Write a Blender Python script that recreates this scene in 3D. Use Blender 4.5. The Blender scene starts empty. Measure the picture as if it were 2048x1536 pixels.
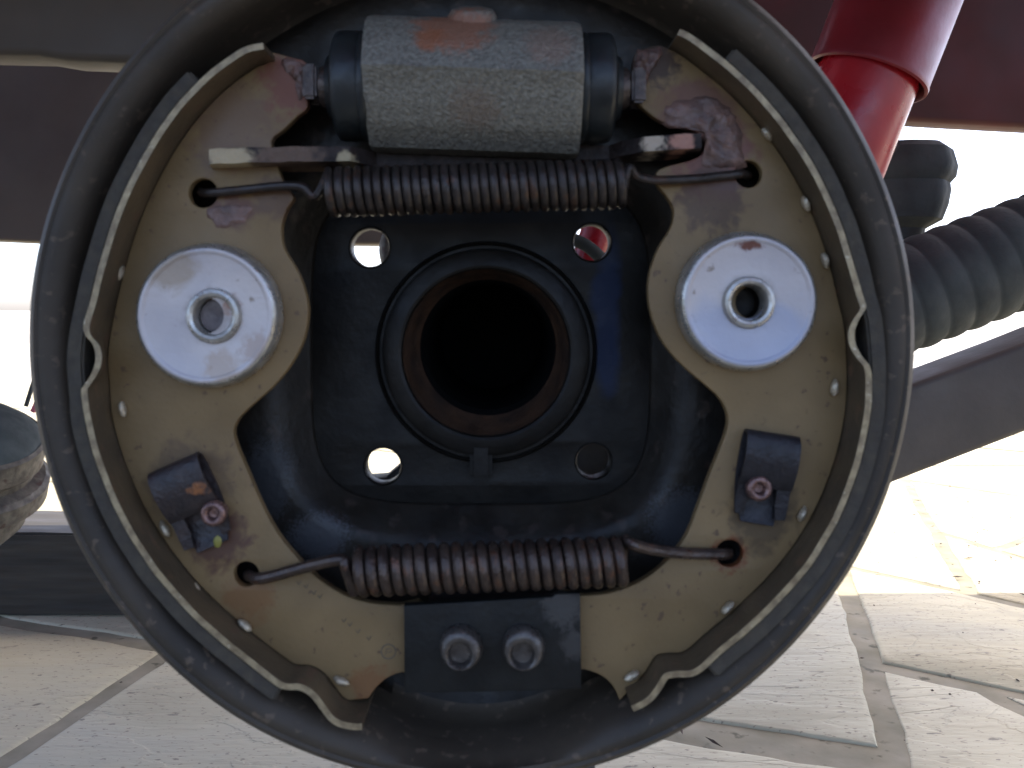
import bpy, bmesh, math, random
from mathutils import Vector, Matrix
from mathutils import noise as mnoise
random.seed(7)
R = math.radians
sc = bpy.context.scene
col = sc.collection

# ------------------------------------------------------------------ camera
S = 0.1313e-3            # metres per photo pixel at the plane of the shoe webs (y = 0)
CD = 0.233               # camera distance from that plane
CAMX, CAMZ = 0.0066, 0.3605
FPX = CD / S
cam = bpy.data.cameras.new('camera'); camo = bpy.data.objects.new('camera', cam); col.objects.link(camo)
camo.location = (CAMX, -CD, CAMZ); camo.rotation_euler = (R(90), 0, 0)
cam.sensor_width = 36; cam.lens = FPX / 2048 * 36
cam.shift_x = 24 / 2048; cam.shift_y = -148 / 2048
cam.dof.use_dof = True; cam.dof.focus_distance = .62; cam.dof.aperture_fstop = 32
cam.clip_start = 0.01; cam.clip_end = 2000
sc.camera = camo

# ------------------------------------------------------------------ light
SUN_EL, SUN_AZ = 62, 35          # azimuth from +Y towards +X
w = bpy.data.worlds.new('World'); sc.world = w; w.use_nodes = True
nt = w.node_tree; nt.nodes.clear()
sky = nt.nodes.new('ShaderNodeTexSky'); sky.sky_type = 'NISHITA'; sky.sun_disc = False
sky.sun_elevation = R(SUN_EL); sky.sun_rotation = R(SUN_AZ)
sky.dust_density = 2.6; sky.air_density = .5; sky.ozone_density = .3
bg = nt.nodes.new('ShaderNodeBackground'); bg.inputs[1].default_value = 0.15
wo = nt.nodes.new('ShaderNodeOutputWorld')
nt.links.new(sky.outputs[0], bg.inputs[0]); nt.links.new(bg.outputs[0], wo.inputs[0])
sl = bpy.data.lights.new('sun', 'SUN'); sl.energy = 2.0; sl.angle = R(0.5); sl.color = (1, .95, .87)
so = bpy.data.objects.new('sun', sl); col.objects.link(so)
sd = Vector((math.cos(R(SUN_EL)) * math.sin(R(SUN_AZ)), math.cos(R(SUN_EL)) * math.cos(R(SUN_AZ)), math.sin(R(SUN_EL))))
so.location = sd * 5; so.rotation_euler = sd.to_track_quat('Z', 'Y').to_euler()
sc.view_settings.view_transform = 'Standard'; sc.view_settings.look = 'None'
sc.view_settings.gamma = 1; sc.view_settings.use_curve_mapping = False
sc.view_settings.exposure = 2.33
sc.cycles.max_bounces = 8; sc.cycles.diffuse_bounces = 5

# ------------------------------------------------------------------ helpers
def W(px, py, y=0.0):
    """a point of the photo at depth y behind the shoe-web plane, in metres"""
    k = S * (CD + y) / CD
    return Vector((CAMX + (px - 1000) * k, y, CAMZ - (py - 620) * k))
def WF(px, py):
    """the point of the floor seen at this pixel"""
    D = CAMZ * FPX / (py - 620)
    return Vector((CAMX + (px - 1000) * D / FPX, D - CD, 0))

def empty(name, loc, label=None, cat=None, group=None):
    o = bpy.data.objects.new(name, None); col.objects.link(o); o.location = loc; o.empty_display_size = .01
    if label: o['label'] = label
    if cat: o['category'] = cat
    if group: o['group'] = group
    return o
def worldloc(o):
    v = Vector(o.location)
    p = o.parent
    while p: v += Vector(p.location); p = p.parent
    return v
def link(name, me, mat, parent=None, smooth=True, label=None, cat=None, kind=None, group=None, base=False, sharp=35):
    """links mesh data given in world coordinates as one object, its origin moved onto it"""
    vs = [v.co for v in me.vertices]
    lo = Vector((min(v.x for v in vs), min(v.y for v in vs), min(v.z for v in vs)))
    hi = Vector((max(v.x for v in vs), max(v.y for v in vs), max(v.z for v in vs)))
    c = (lo + hi) / 2
    if base: c.z = lo.z
    me.transform(Matrix.Translation(-c))
    me.name = name
    o = bpy.data.objects.new(name, me); col.objects.link(o)
    if parent: o.parent = parent; o.location = c - worldloc(parent)
    else: o.location = c
    if mat: me.materials.clear(); me.materials.append(mat)
    for p in me.polygons: p.use_smooth = smooth
    if smooth:
        try: me.set_sharp_from_angle(angle=R(sharp))
        except Exception: pass
    if label: o['label'] = label
    if cat: o['category'] = cat
    if kind: o['kind'] = kind
    if group: o['group'] = group
    return o
def from_bm(bm):
    bmesh.ops.recalc_face_normals(bm, faces=bm.faces)
    me = bpy.data.meshes.new('m'); bm.to_mesh(me); bm.free(); return me
def copy_obj(o, loc, parent):
    c = o.copy(); col.objects.link(c); c.parent = parent; c.location = Vector(loc) - worldloc(parent)
    return c

def catmull(pts, n=6, closed=False):
    P = [Vector(p) for p in pts]; out = []
    N = len(P)
    for i in range(N if closed else N - 1):
        if closed: p0, p1, p2, p3 = P[i-1], P[i], P[(i+1) % N], P[(i+2) % N]
        else: p0, p1, p2, p3 = P[max(i-1, 0)], P[i], P[i+1], P[min(i+2, N-1)]
        for j in range(n):
            t = j / n
            out.append(.5 * ((2*p1) + (-p0+p2)*t + (2*p0-5*p1+4*p2-p3)*t*t + (-p0+3*p1-3*p2+p3)*t**3))
    if not closed: out.append(P[-1])
    return out

def add_lathe(bm, prof, centre, axis, segs=64, closed=False, squash=None):
    """prof = [(radius, distance along axis)]"""
    ax = Vector(axis).normalized()
    u = ax.orthogonal().normalized(); v = ax.cross(u)
    rings = []
    for r, h in prof:
        if r < 1e-7:
            rings.append([bm.verts.new(Vector(centre) + ax * h)])
        else:
            rings.append([bm.verts.new(Vector(centre) + ax*h + (u*math.cos(2*math.pi*i/segs) + v*math.sin(2*math.pi*i/segs)) * r *
                          (squash(2*math.pi*i/segs) if squash else 1)) for i in range(segs)])
    seq = list(zip(rings, rings[1:]))
    if closed: seq.append((rings[-1], rings[0]))
    for a, b in seq:
        for i in range(segs):
            j = (i+1) % segs
            if len(a) == 1 and len(b) == 1: continue
            if len(a) == 1: bm.faces.new((a[0], b[i], b[j]))
            elif len(b) == 1: bm.faces.new((a[i], b[0], a[j]))
            else: bm.faces.new((a[i], b[i], b[j], a[j]))
def lathe(prof, centre, axis, segs=64, **k):
    bm = bmesh.new(); add_lathe(bm, prof, centre, axis, segs, **k); return from_bm(bm)

def add_tube(bm, pts, rad, segs=10, flat=None):
    P = [Vector(p) for p in pts]; n = len(P)
    T = [(P[min(i+1, n-1)] - P[max(i-1, 0)]).normalized() for i in range(n)]
    N = T[0].orthogonal().normalized(); rings = []
    for i in range(n):
        if i:
            N = N - T[i] * N.dot(T[i])
            N.normalize()
        B = T[i].cross(N)
        r = rad(i / (n-1)) if callable(rad) else rad
        rings.append([bm.verts.new(P[i] + (N*math.cos(2*math.pi*k/segs) + B*math.sin(2*math.pi*k/segs)) * r) for k in range(segs)])
    for a, b in zip(rings, rings[1:]):
        for k in range(segs):
            bm.faces.new((a[k], a[(k+1) % segs], b[(k+1) % segs], b[k]))
    bm.faces.new(rings[0][::-1]); bm.faces.new(rings[-1])
def tube(pts, rad, segs=10):
    bm = bmesh.new(); add_tube(bm, pts, rad, segs); return from_bm(bm)

def plate(outlines, y0, y1, bev=0.0003, res=2):
    """flat plate facing the camera: first outline outside, the others holes; outlines are (x, z) in metres; y0 front, y1 back"""
    cu = bpy.data.curves.new('c', 'CURVE'); cu.dimensions = '2D'; cu.fill_mode = 'BOTH'
    cx = sum(p[0] for p in outlines[0]) / len(outlines[0]); cz = sum(p[1] for p in outlines[0]) / len(outlines[0])
    for ol in outlines:
        sp = cu.splines.new('POLY'); sp.points.add(len(ol) - 1); sp.use_cyclic_u = True
        for i, p in enumerate(ol): sp.points[i].co = (p[0] - cx, p[1] - cz, 0, 1)
    cu.extrude = (y1 - y0) / 2 - bev; cu.bevel_depth = bev; cu.bevel_resolution = res; cu.offset = -bev
    o = bpy.data.objects.new('c', cu); col.objects.link(o)
    dg = bpy.context.evaluated_depsgraph_get()
    me = bpy.data.meshes.new_from_object(o.evaluated_get(dg))
    bpy.data.objects.remove(o); bpy.data.curves.remove(cu)
    ym = (y0 + y1) / 2
    for v in me.vertices: v.co = Vector((v.co.x + cx, ym - v.co.z, v.co.y + cz))
    bm = bmesh.new(); bm.from_mesh(me); bmesh.ops.remove_doubles(bm, verts=bm.verts, dist=1e-6)
    return from_bm(bm)
def circ(cx, cz, r, n=32): return [(cx + r*math.cos(2*math.pi*i/n), cz + r*math.sin(2*math.pi*i/n)) for i in range(n)]
def pxcirc(px, py, r, y=0, n=32):
    c = W(px, py, y); return circ(c.x, c.z, r * S * (CD + y) / CD, n)
def pxo(pts, y=0): return [(W(p[0], p[1], y).x, W(p[0], p[1], y).z) for p in pts]

def box_bm(bm, lo, hi, bev=0):
    r = bmesh.ops.create_cube(bm, size=1)
    for v in r['verts']:
        v.co = Vector([(lo[i] + hi[i]) / 2 + v.co[i] * (hi[i] - lo[i]) for i in range(3)])
    if bev:
        es = list({e for v in r['verts'] for e in v.link_edges})
        bmesh.ops.bevel(bm, geom=es, offset=bev, segments=2, affect='EDGES')
def box(lo, hi, bev=0):
    bm = bmesh.new(); box_bm(bm, lo, hi, bev); return from_bm(bm)

# ------------------------------------------------------------------ materials
def mat(name, c1, c2=None, scale=60, rough=.6, metal=0, bump=.3, bscale=None, rr=.12, stains=(), speck=None, detail=6, stretch=None, spec=.5, lo=.35, hi=.65, coat=0):
    """two-tone worn surface; stains = [(centre, radius, colour, strength, noise scale)]; speck = (colour, scale, amount)"""
    m = bpy.data.materials.new(name); m.use_nodes = True
    t = m.node_tree; N = t.nodes; L = t.links
    b = N['Principled BSDF']
    geo = N.new('ShaderNodeNewGeometry'); pos = geo.outputs['Position']
    vec = pos
    if stretch:
        mp = N.new('ShaderNodeMapping'); mp.inputs['Scale'].default_value = stretch; L.new(pos, mp.inputs[0]); vec = mp.outputs[0]
    def noise(s, d=detail, v=None, dist=0):
        n = N.new('ShaderNodeTexNoise'); n.inputs['Scale'].default_value = s; n.inputs['Detail'].default_value = d
        n.inputs['Distortion'].default_value = dist
        L.new(v or vec, n.inputs['Vector']); return n.outputs['Fac']
    def ramp(v, a, c):
        r = N.new('ShaderNodeMapRange'); r.inputs['From Min'].default_value = a; r.inputs['From Max'].default_value = c
        L.new(v, r.inputs['Value']); return r.outputs[0]
    def mix(f, a, c):
        x = N.new('ShaderNodeMix'); x.data_type = 'RGBA'
        L.new(f, x.inputs[0])
        for s, q in ((6, a), (7, c)):
            if isinstance(q, (tuple, list)): x.inputs[s].default_value = (*q, 1)
            else: L.new(q, x.inputs[s])
        return x.outputs[2]
    def mul(a, c):
        x = N.new('ShaderNodeMath'); x.operation = 'MULTIPLY'
        for s, q in ((0, a), (1, c)):
            if isinstance(q, (int, float)): x.inputs[s].default_value = q
            else: L.new(q, x.inputs[s])
        return x.outputs[0]
    n1 = noise(scale)
    c = mix(ramp(n1, lo, hi), c1, c2 or tuple(x * .7 for x in c1))
    if speck:
        sc_, s_, a_ = speck
        c = mix(ramp(noise(s_, 3), 1 - a_ - .04, 1 - a_ + .04), c, sc_)
    smask = None
    for st in stains:
        cen, rad, colr, stren, nsc = st[:5]
        sq = st[5] if len(st) > 5 else (1, 1, 1)
        sb = N.new('ShaderNodeVectorMath'); sb.operation = 'SUBTRACT'; L.new(pos, sb.inputs[0]); sb.inputs[1].default_value = cen
        ml = N.new('ShaderNodeVectorMath'); ml.operation = 'MULTIPLY'; L.new(sb.outputs[0], ml.inputs[0]); ml.inputs[1].default_value = sq
        ln = N.new('ShaderNodeVectorMath'); ln.operation = 'LENGTH'; L.new(ml.outputs[0], ln.inputs[0])
        g = ramp(ln.outputs['Value'], rad, 0)          # 1 in the middle
        ad = N.new('ShaderNodeMath'); ad.operation = 'ADD'; L.new(g, ad.inputs[0])
        L.new(mul(noise(nsc, 5, pos, .6), 1.2), ad.inputs[1])
        f = mul(ramp(ad.outputs[0], .70, 1.06), stren)
        g2 = ramp(ln.outputs['Value'], rad * 1.15, rad * .9)
        f = mul(f, g2)
        c = mix(f, c, colr)
    L.new(c, b.inputs['Base Color'])
    rn = N.new('ShaderNodeMapRange'); rn.inputs['To Min'].default_value = max(rough - rr, .04); rn.inputs['To Max'].default_value = min(rough + rr, 1)
    rn.inputs['From Min'].default_value = .3; rn.inputs['From Max'].default_value = .7
    L.new(noise(scale * 1.7), rn.inputs['Value']); L.new(rn.outputs[0], b.inputs['Roughness'])
    b.inputs['Metallic'].default_value = metal
    b.inputs['Specular IOR Level'].default_value = spec
    if coat: b.inputs['Coat Weight'].default_value = coat; b.inputs['Coat Roughness'].default_value = .15
    if bump:
        bn = N.new('ShaderNodeBump'); bn.inputs['Strength'].default_value = bump; bn.inputs['Distance'].default_value = .0006 if not bscale or bscale > 20 else .01
        L.new(noise(bscale or scale * 4, 8), bn.inputs['Height']); L.new(bn.outputs[0], b.inputs['Normal'])
    return m

rust = (.16, .055, .02); grease = (.07, .032, .022)
stW = [(W(470, 260), .016, (.13, .075, .05), .6, 260), (W(590, 165), .012, (.16, .06, .04), .9, 400),
       (W(470, 425), .0075, (.10, .045, .033), .85, 250), (W(560, 395), .008, (.08, .042, .03), .7, 300), (W(440, 1070), .011, (.07, .03, .025), .8, 300),
       (W(385, 960), .014, (.06, .035, .026), .5, 260), (W(500, 1190), .009, (.16, .07, .025), .6, 300), (W(750, 1370), .008, rust, .5, 400),
       (W(1400, 250), .016, (.13, .062, .045), .85, 260), (W(1300, 120), .010, (.05, .03, .02), .95, 500), (W(1420, 320), .014, (.15, .062, .045), .95, 300),
       (W(1420, 400), .012, (.06, .035, .024), .75, 300), (W(1455, 1105), .0062, (.13, .04, .015), 1, 500), (W(1520, 1030), .012, (.05, .034, .02), .7, 280)]
M = {}
M['web'] = mat('khaki_shoe_paint', (.200, .132, .060), (.150, .098, .044), 40, .5, 0, .15, 900, spec=.3, stains=stW, speck=((.10, .062, .034), 420, .31))
M['table'] = mat('khaki_rim_shaded', (.095, .066, .036), (.055, .04, .024), 60, .5, 0, .25, 900, speck=((.10, .06, .035), 200, .36))  # khaki browned down: shade of the inward-facing rim is in the colour
M['edge'] = mat('bare_rim_edge', (.33, .26, .15), (.17, .125, .072), 380, .42, .3, .4, 1500, speck=((.46, .40, .28), 500, .30))
M['nub'] = mat('weld_metal', (.52, .45, .33), (.30, .24, .16), 600, .35, .4, .4, 1500)
M['lining'] = mat('brake_lining', (.060, .050, .036), (.045, .038, .030), 300, .8, 0, .3, 1200, speck=((.05, .045, .034), 900, .36), spec=.3)
M['plate'] = mat('black_backing_plate', (.018, .0145, .0105), (.009, .0075, .006), 70, .45, 0, .35, 500, rr=.15, spec=.22,
                 speck=((.03, .022, .017), 150, .36),
                 stains=[(W(640, 1070, .018), .011, (.055, .057, .062), .75, 1500, (1, .4, 1.3)), (W(1360, 1040, .018), .012, (.05, .052, .057), .7, 1500, (1, .4, 1)), (W(540, 960, .018), .012, (.04, .042, .045), .7, 1500, (1.4, .4, .8))])
M['rim'] = mat('dusty_plate_rim', (.066, .050, .034), (.028, .022, .016), 22, .6, 0, .3, 400, speck=((.09, .065, .045), 300, .36), spec=.3, detail=9)
M['flange'] = mat('black_flange', (.009, .0078, .006), (.005, .0043, .0035), 80, .5, .0, .3, 450, spec=.18,
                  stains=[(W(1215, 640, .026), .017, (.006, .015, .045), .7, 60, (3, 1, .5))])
M['hub'] = mat('dark_hub', (.011, .0095, .0075), (.006, .005, .004), 90, .5, 0, .3, 500, spec=.2)
M['bore'] = mat('rusty_bore', (.05, .025, .013), (.02, .012, .008), 120, .7, 0, .5, 700, spec=.2)
M['disc'] = mat('galvanised_disc', (.47, .425, .41), (.375, .345, .35), 45, .45, .4, .15, 700, rr=.08, speck=((.22, .18, .15), 260, .30),
                stains=[(W(1495, 492, -.006), .003, (.13, .05, .035), 1, 500, (.55, 1, 1.6)), (W(425, 632, -.006), .0085, (.20, .16, .13), .5, 300), (W(1500, 605, -.006), .0085, (.22, .2, .17), .45, 300), (W(345, 540, -.006), .0085, (.29, .23, .17), .75, 160),
                        (W(465, 610, -.006), .0035, (.25, .15, .11), .9, 700), (W(445, 735, -.006), .006, (.36, .28, .22), .7, 400),
                        (W(1500, 670, -.006), .020, (.27, .30, .40), .6, 60, (1, 1, 1.3)), (W(520, 700, -.006), .006, (.34, .25, .2), .6, 500)])
M['studgrey'] = mat('dusty_stud', (.15, .125, .12), (.08, .065, .062), 300, .6, .2, .4, 900)
M['discrim'] = mat('bright_disc_edge', (.50, .48, .44), (.34, .32, .28), 200, .32, .7, .3, 900)
M['spring'] = mat('spring_steel', (.075, .052, .04), (.035, .024, .02), 160, .34, .5, .5, 900, speck=((.085, .042, .026), 300, .38))
M['springdark'] = mat('dark_spring_steel', (.045, .035, .03), (.022, .017, .015), 160, .38, .5, .5, 900, speck=((.055, .03, .02), 300, .38))
M['cast'] = mat('cast_iron', (.21, .20, .165), (.095, .086, .07), 950, .5, .2, 1, 1100, rr=.15, detail=5, lo=.25, hi=.72,
                stains=[(W(905, 50, -.014), .011, (.24, .10, .055), .8, 420, (.8, .6, 1.2)), (W(1100, 95, -.014), .008, (.2, .12, .085), .45, 600),
                        (W(860, 85, -.014), .005, (.25, .09, .04), .8, 400), (W(950, 225, -.014), .009, (.14, .085, .055), .4, 600)])
M['boot'] = mat('black_rubber', (.014, .017, .018), (.009, .0105, .011), 120, .4, 0, .2, 500, spec=.4)
M['piston'] = mat('dirty_piston', (.10, .075, .062), (.04, .03, .026), 350, .4, .5, .6, 900)
M['anchor'] = mat('black_anchor_plate', (.012, .012, .011), (.008, .008, .0075), 110, .45, 0, .3, 600, spec=.2,
                  stains=[(W(1125, 1215, -.005), .007, (.06, .055, .05), .7, 700, (1, 1, 1)), (W(1150, 1290, -.005), .005, (.06, .055, .05), .6, 700)])
M['rivet'] = mat('worn_rivet', (.10, .088, .078), (.05, .043, .038), 300, .32, .5, .4, 900)
M['clip'] = mat('rusty_clip', (.035, .024, .022), (.018, .014, .015), 260, .45, .2, .6, 900,
                stains=[(W(400, 975, -.006), .004, (.28, .11, .04), .8, 500, (1, 1, 1.6))])
M['darkclip'] = mat('dark_clip', (.022, .020, .023), (.013, .012, .014), 260, .45, .2, .5, 900, spec=.35)
M['pin'] = mat('pin_head', (.22, .13, .11), (.10, .06, .055), 400, .3, .6, .5, 900)
M['strut'] = mat('worn_strut', (.030, .02, .017), (.015, .011, .010), 260, .6, .1, .9, 800, spec=.3, stains=[(W(450, 316, -.0085), .007, (.40, .32, .20), .95, 300, (.8, 0, 1)), (W(570, 316, -.0085), .009, (.13, .085, .06), .8, 400, (.8, 0, 1)), (W(690, 318, -.0085), .003, (.4, .33, .2), .8, 500, (1, 0, 1)), (W(1310, 280, -.0085), .004, (.4, .33, .25), .9, 500, (1, 0, 1)), (W(1365, 280, -.0085), .004, (.35, .18, .13), .9, 500, (1, 0, 1))])
M['redpaint'] = mat('red_paint', (.33, .010, .018), (.26, .009, .015), 40, .3, 0, .1, 500, coat=.1)
M['redcap'] = mat('dusty_red_paint', (.19, .012, .02), (.13, .01, .016), 30, .42, 0, .15, 500)
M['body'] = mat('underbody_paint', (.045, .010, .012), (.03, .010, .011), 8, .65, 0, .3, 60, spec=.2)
M['sill'] = mat('glare_grey_sill', (.075, .062, .055), (.055, .045, .042), 8, .65, 0, .3, 60, spec=.3)  # body colour lifted to grey; glare over the panel painted into the base
M['liner'] = mat('arch_liner', (.075, .056, .04), (.05, .038, .028), 14, .6, 0, .3, 90)
M['rubber'] = mat('glare_lifted_rubber', (.07, .075, .07), (.045, .048, .046), 50, .75, 0, .5, 300, spec=.2)  # black rubber paled towards grey, glare put into its colour
M['armpaint'] = mat('grey_arm_paint', (.075, .062, .053), (.05, .041, .036), 20, .6, .1, .4, 200)
M['wood'] = mat('dark_timber', (.032, .024, .014), (.014, .011, .007), 30, .75, 0, .8, 40, stretch=(.25, 1, 3))
M['galv'] = mat('pitted_metal', (.17, .15, .12), (.075, .065, .055), 230, .6, .3, .9, 260, speck=((.08, .05, .04), 200, .38))
M['teal'] = mat('dark_cap', (.060, .075, .074), (.040, .052, .052), 140, .75, 0, .3, 400)
M['orange'] = mat('terracotta', (.5, .17, .06), (.4, .13, .05), 60, .8, 0, .2, 200)
M['stand'] = mat('black_stand', (.03, .028, .026), (.018, .016, .015), 60, .5, .2, .4, 200)
M['mark'] = mat('stamp_ink', (.10, .075, .045), None, 200, .6, 0, 0)

# ------------------------------------------------------------------ the floor
def stone_mat():
    m = bpy.data.materials.new('slate_paving'); m.use_nodes = True
    t = m.node_tree; N = t.nodes; L = t.links; b = N['Principled BSDF']
    g = N.new('ShaderNodeNewGeometry'); oi = N.new('ShaderNodeObjectInfo')
    mp = N.new('ShaderNodeMapping'); mp.inputs['Scale'].default_value = (1, 2.2, 1); mp.inputs['Rotation'].default_value = (0, 0, .12)
    L.new(g.outputs['Position'], mp.inputs[0])
    def noise(s, d, dist=0, v=mp.outputs[0]):
        n = N.new('ShaderNodeTexNoise'); n.inputs['Scale'].default_value = s; n.inputs['Detail'].default_value = d; n.inputs['Distortion'].default_value = dist
        L.new(v, n.inputs['Vector']); return n.outputs['Fac']
    def ramp(v, pts):
        r = N.new('ShaderNodeValToRGB'); e = r.color_ramp.elements
        e[0].position, e[0].color = pts[0][0], (*pts[0][1], 1); e[1].position, e[1].color = pts[-1][0], (*pts[-1][1], 1)
        for p, c in pts[1:-1]: q = e.new(p); q.color = (*c, 1)
        L.new(v, r.inputs[0]); return r.outputs[0]
    def mix(f, a, c, typ='MIX'):
        x = N.new('ShaderNodeMix'); x.data_type = 'RGBA'; x.blend_type = typ
        if isinstance(f, float): x.inputs[0].default_value = f
        else: L.new(f, x.inputs[0])
        for s, q in ((6, a), (7, c)):
            if isinstance(q, tuple): x.inputs[s].default_value = (*q, 1)
            else: L.new(q, x.inputs[s])
        return x.outputs[2]
    base = ramp(noise(3.2, 8, .8), [(.3, (.34, .295, .185)), (.5, (.43, .385, .26)), (.7, (.40, .365, .265))])
    tint = ramp(oi.outputs['Random'], [(0, (.90, .92, .94)), (.5, (1, 1, 1)), (1, (1.0, .96, .87))])
    base = mix(1.0, base, tint, 'MULTIPLY')
    base = mix(ramp(noise(7, 9, 1.0), [(.56, (0, 0, 0)), (.74, (.75, .75, .75))]), base, (.27, .235, .155))
    base = mix(ramp(noise(1.6, 5, .5), [(.50, (0, 0, 0)), (.66, (.5, .5, .5))]), base, (.30, .28, .21))
    base = mix(ramp(noise(150, 4), [(.62, (0, 0, 0)), (.68, (.8, .8, .8))]), base, (.15, .12, .08))
    base = mix(ramp(noise(45, 5, .4), [(.66, (0, 0, 0)), (.70, (.8, .8, .8))]), base, (.13, .11, .075))
    L.new(base, b.inputs['Base Color']); b.inputs['Roughness'].default_value = .75
    layers = noise(2.6, 9, .5)
    st = N.new('ShaderNodeValToRGB'); L.new(layers, st.inputs[0]); e = st.color_ramp.elements
    e[0].position = .40; e[0].color = (0, 0, 0, 1); e[1].position = .62; e[1].color = (1, 1, 1, 1)
    for p, v in ((.405, .35), (.47, .40), (.474, .62), (.55, .66), (.555, .9)): q = e.new(p); q.color = (v, v, v, 1)
    mp2 = N.new('ShaderNodeMapping'); mp2.inputs['Scale'].default_value = (.6, 2.6, 1); mp2.inputs['Rotation'].default_value = (0, 0, -.2); L.new(g.outputs['Position'], mp2.inputs[0])
    ad = N.new('ShaderNodeMath'); ad.operation = 'MULTIPLY_ADD'; ad.inputs[1].default_value = .55
    L.new(noise(38, 8, .3, mp2.outputs[0]), ad.inputs[0]); L.new(st.outputs[0], ad.inputs[2])
    bn = N.new('ShaderNodeBump'); bn.inputs['Strength'].default_value = .8; bn.inputs['Distance'].default_value = .004
    L.new(ad.outputs[0], bn.inputs['Height']); L.new(bn.outputs[0], b.inputs['Normal'])
    return m
M['stone'] = stone_mat()
M['mortar'] = mat('joint_mortar', (.26, .225, .15), (.165, .145, .09), 18, .9, 0, .6, 90, speck=((.09, .08, .045), 60, .34))
M['ground'] = mat('pale_ground', (.42, .40, .35), (.34, .32, .28), 2, .85, 0, .4, 10)

RX0, RX1, RY0, RY1 = -2.6, 3.0, -.35, 4.2
gm = bmesh.new()
big = 400
vo = [gm.verts.new(p) for p in ((-big, -big, -.030), (big, -big, -.030), (big, big, -.030), (-big, big, -.030))]
gm.faces.new(vo)
link('ground', from_bm(gm), M['ground'], smooth=False, kind='structure')
# the outer field: paving beyond the separate stones, flush with their tops
gm = bmesh.new()
for x0, x1, y0, y1 in ((-60, RX0, RY0, 60), (RX1, 60, RY0, 60), (RX0, RX1, RY1, 60), ):
    box_bm(gm, (x0, y0, -.026), (x1, y1, -.001))
link('far_pavement', from_bm(gm), M['ground'], smooth=False, kind='structure')
M['bounce_absorber'] = mat('bounce_absorber', (.055, .053, .05), (.04, .039, .037), 30, .9, 0, .6, 300)  # dark ground added out of view to cut bounce onto the lower brake
link('added_dark_ground', box((-60, -60, -.027), (60, RY0, -.012)), M['bounce_absorber'], smooth=False, kind='structure')
patio = link('patio', box((RX0, RY0, -.028), (RX1, RY1, -.0018)), M['mortar'], smooth=False, kind='structure')

def cut(poly, a, b):
    """splits a convex polygon by the line a-b -> (left, right)"""
    d = b - a; Lp, Rp = [], []
    n = len(poly)
    for i in range(n):
        p, q = poly[i], poly[(i+1) % n]
        sp = d.x*(p.y-a.y) - d.y*(p.x-a.x); sq = d.x*(q.y-a.y) - d.y*(q.x-a.x)
        if sp >= 0: Lp.append(p)
        if sp <= 0: Rp.append(p)
        if sp * sq < 0:
            t = sp / (sp - sq); x = p + (q - p) * t
            Lp.append(x); Rp.append(x)
    return Lp, Rp
def area(p): return abs(sum(p[i].x*p[(i+1) % len(p)].y - p[(i+1) % len(p)].x*p[i].y for i in range(len(p)))) / 2
def inside(poly, q):
    s = [((poly[(i+1) % len(poly)] - poly[i]).x*(q.y-poly[i].y) - (poly[(i+1) % len(poly)] - poly[i]).y*(q.x-poly[i].x)) for i in range(len(poly))]
    return all(v >= -1e-9 for v in s) or all(v <= 1e-9 for v in s)
F2 = lambda px, py: Vector((WF(px, py).x, WF(px, py).y))
cells = [([Vector((RX0, RY0)), Vector((RX1, RY0)), Vector((RX1, RY1)), Vector((RX0, RY1))])]
def cut_at(a, b, probes=None):
    """cuts the cells that hold a probe point (all cells if None)"""
    global cells
    out = []
    for c in cells:
        if probes is not None and not any(inside(c, p) for p in probes): out.append(c); continue
        l, r = cut(c, a, b)
        for x in (l, r):
            if len(x) > 2 and area(x) > 1e-4: out.append(x)
    cells = out
# joints read off the photograph (floor points of its pixels)
cut_at(F2(1690, 1160), F2(1792, 1500))                                     # the long joint right of the plate
cut_at(F2(0, 1240), F2(310, 1292), [F2(500, 1400), F2(200, 1400)])         # joint under the timber
cut_at(F2(1370, 1447), F2(1740, 1503), [F2(1500, 1400)])                   # lower right joint
cut_at(F2(1700, 1136), F2(2048, 1212), [F2(1900, 1250)])
cut_at(F2(1740, 1325), F2(2048, 1393), [F2(1900, 1400)])
cut_at(F2(1835, 1000), F2(1872, 1065), [F2(1900, 1050)])
cut_at(F2(1872, 1062), F2(2048, 1118), [F2(1990, 1090)])
cut_at(F2(330, 1303), F2(95, 1460), [F2(150, 1350)])
cut_at(F2(1690, 1165), F2(1000, 1110), [F2(1500, 1250)])
cut_at(F2(900, 1300), F2(820, 1536), [F2(1000, 1400)])
cut_at(F2(60, 1052), F2(150, 1012), [F2(110, 1040)])
rnd = random.Random(11)
work = cells; cells = []
while work:
    c = work.pop(); A = area(c)
    fixed = any(inside(c, p) for p in (F2(1900, 1500), F2(1850, 1270), F2(1500, 1350), F2(500, 1450), F2(1560, 1500), F2(60, 1330)))
    lim = .55 if fixed else .26
    cen = sum(c, Vector((0, 0))) / len(c)
    if A < lim: cells.append(c); continue
    # cut across the long direction
    best = max(((c[i] - c[j]).length, i, j) for i in range(len(c)) for j in range(i))
    d = (c[best[1]] - c[best[2]]).normalized(); ang = rnd.uniform(-.45, .45)
    nrm = Vector((-d.y, d.x)); nrm = Vector((nrm.x*math.cos(ang) - nrm.y*math.sin(ang), nrm.x*math.sin(ang) + nrm.y*math.cos(ang)))
    a = cen + d * rnd.uniform(-.08, .08) * best[0]
    l, r = cut(c, a, a + nrm)
    if len(l) > 2 and len(r) > 2 and min(area(l), area(r)) > .01: work += [l, r]
    else: cells.append(c)
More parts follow.
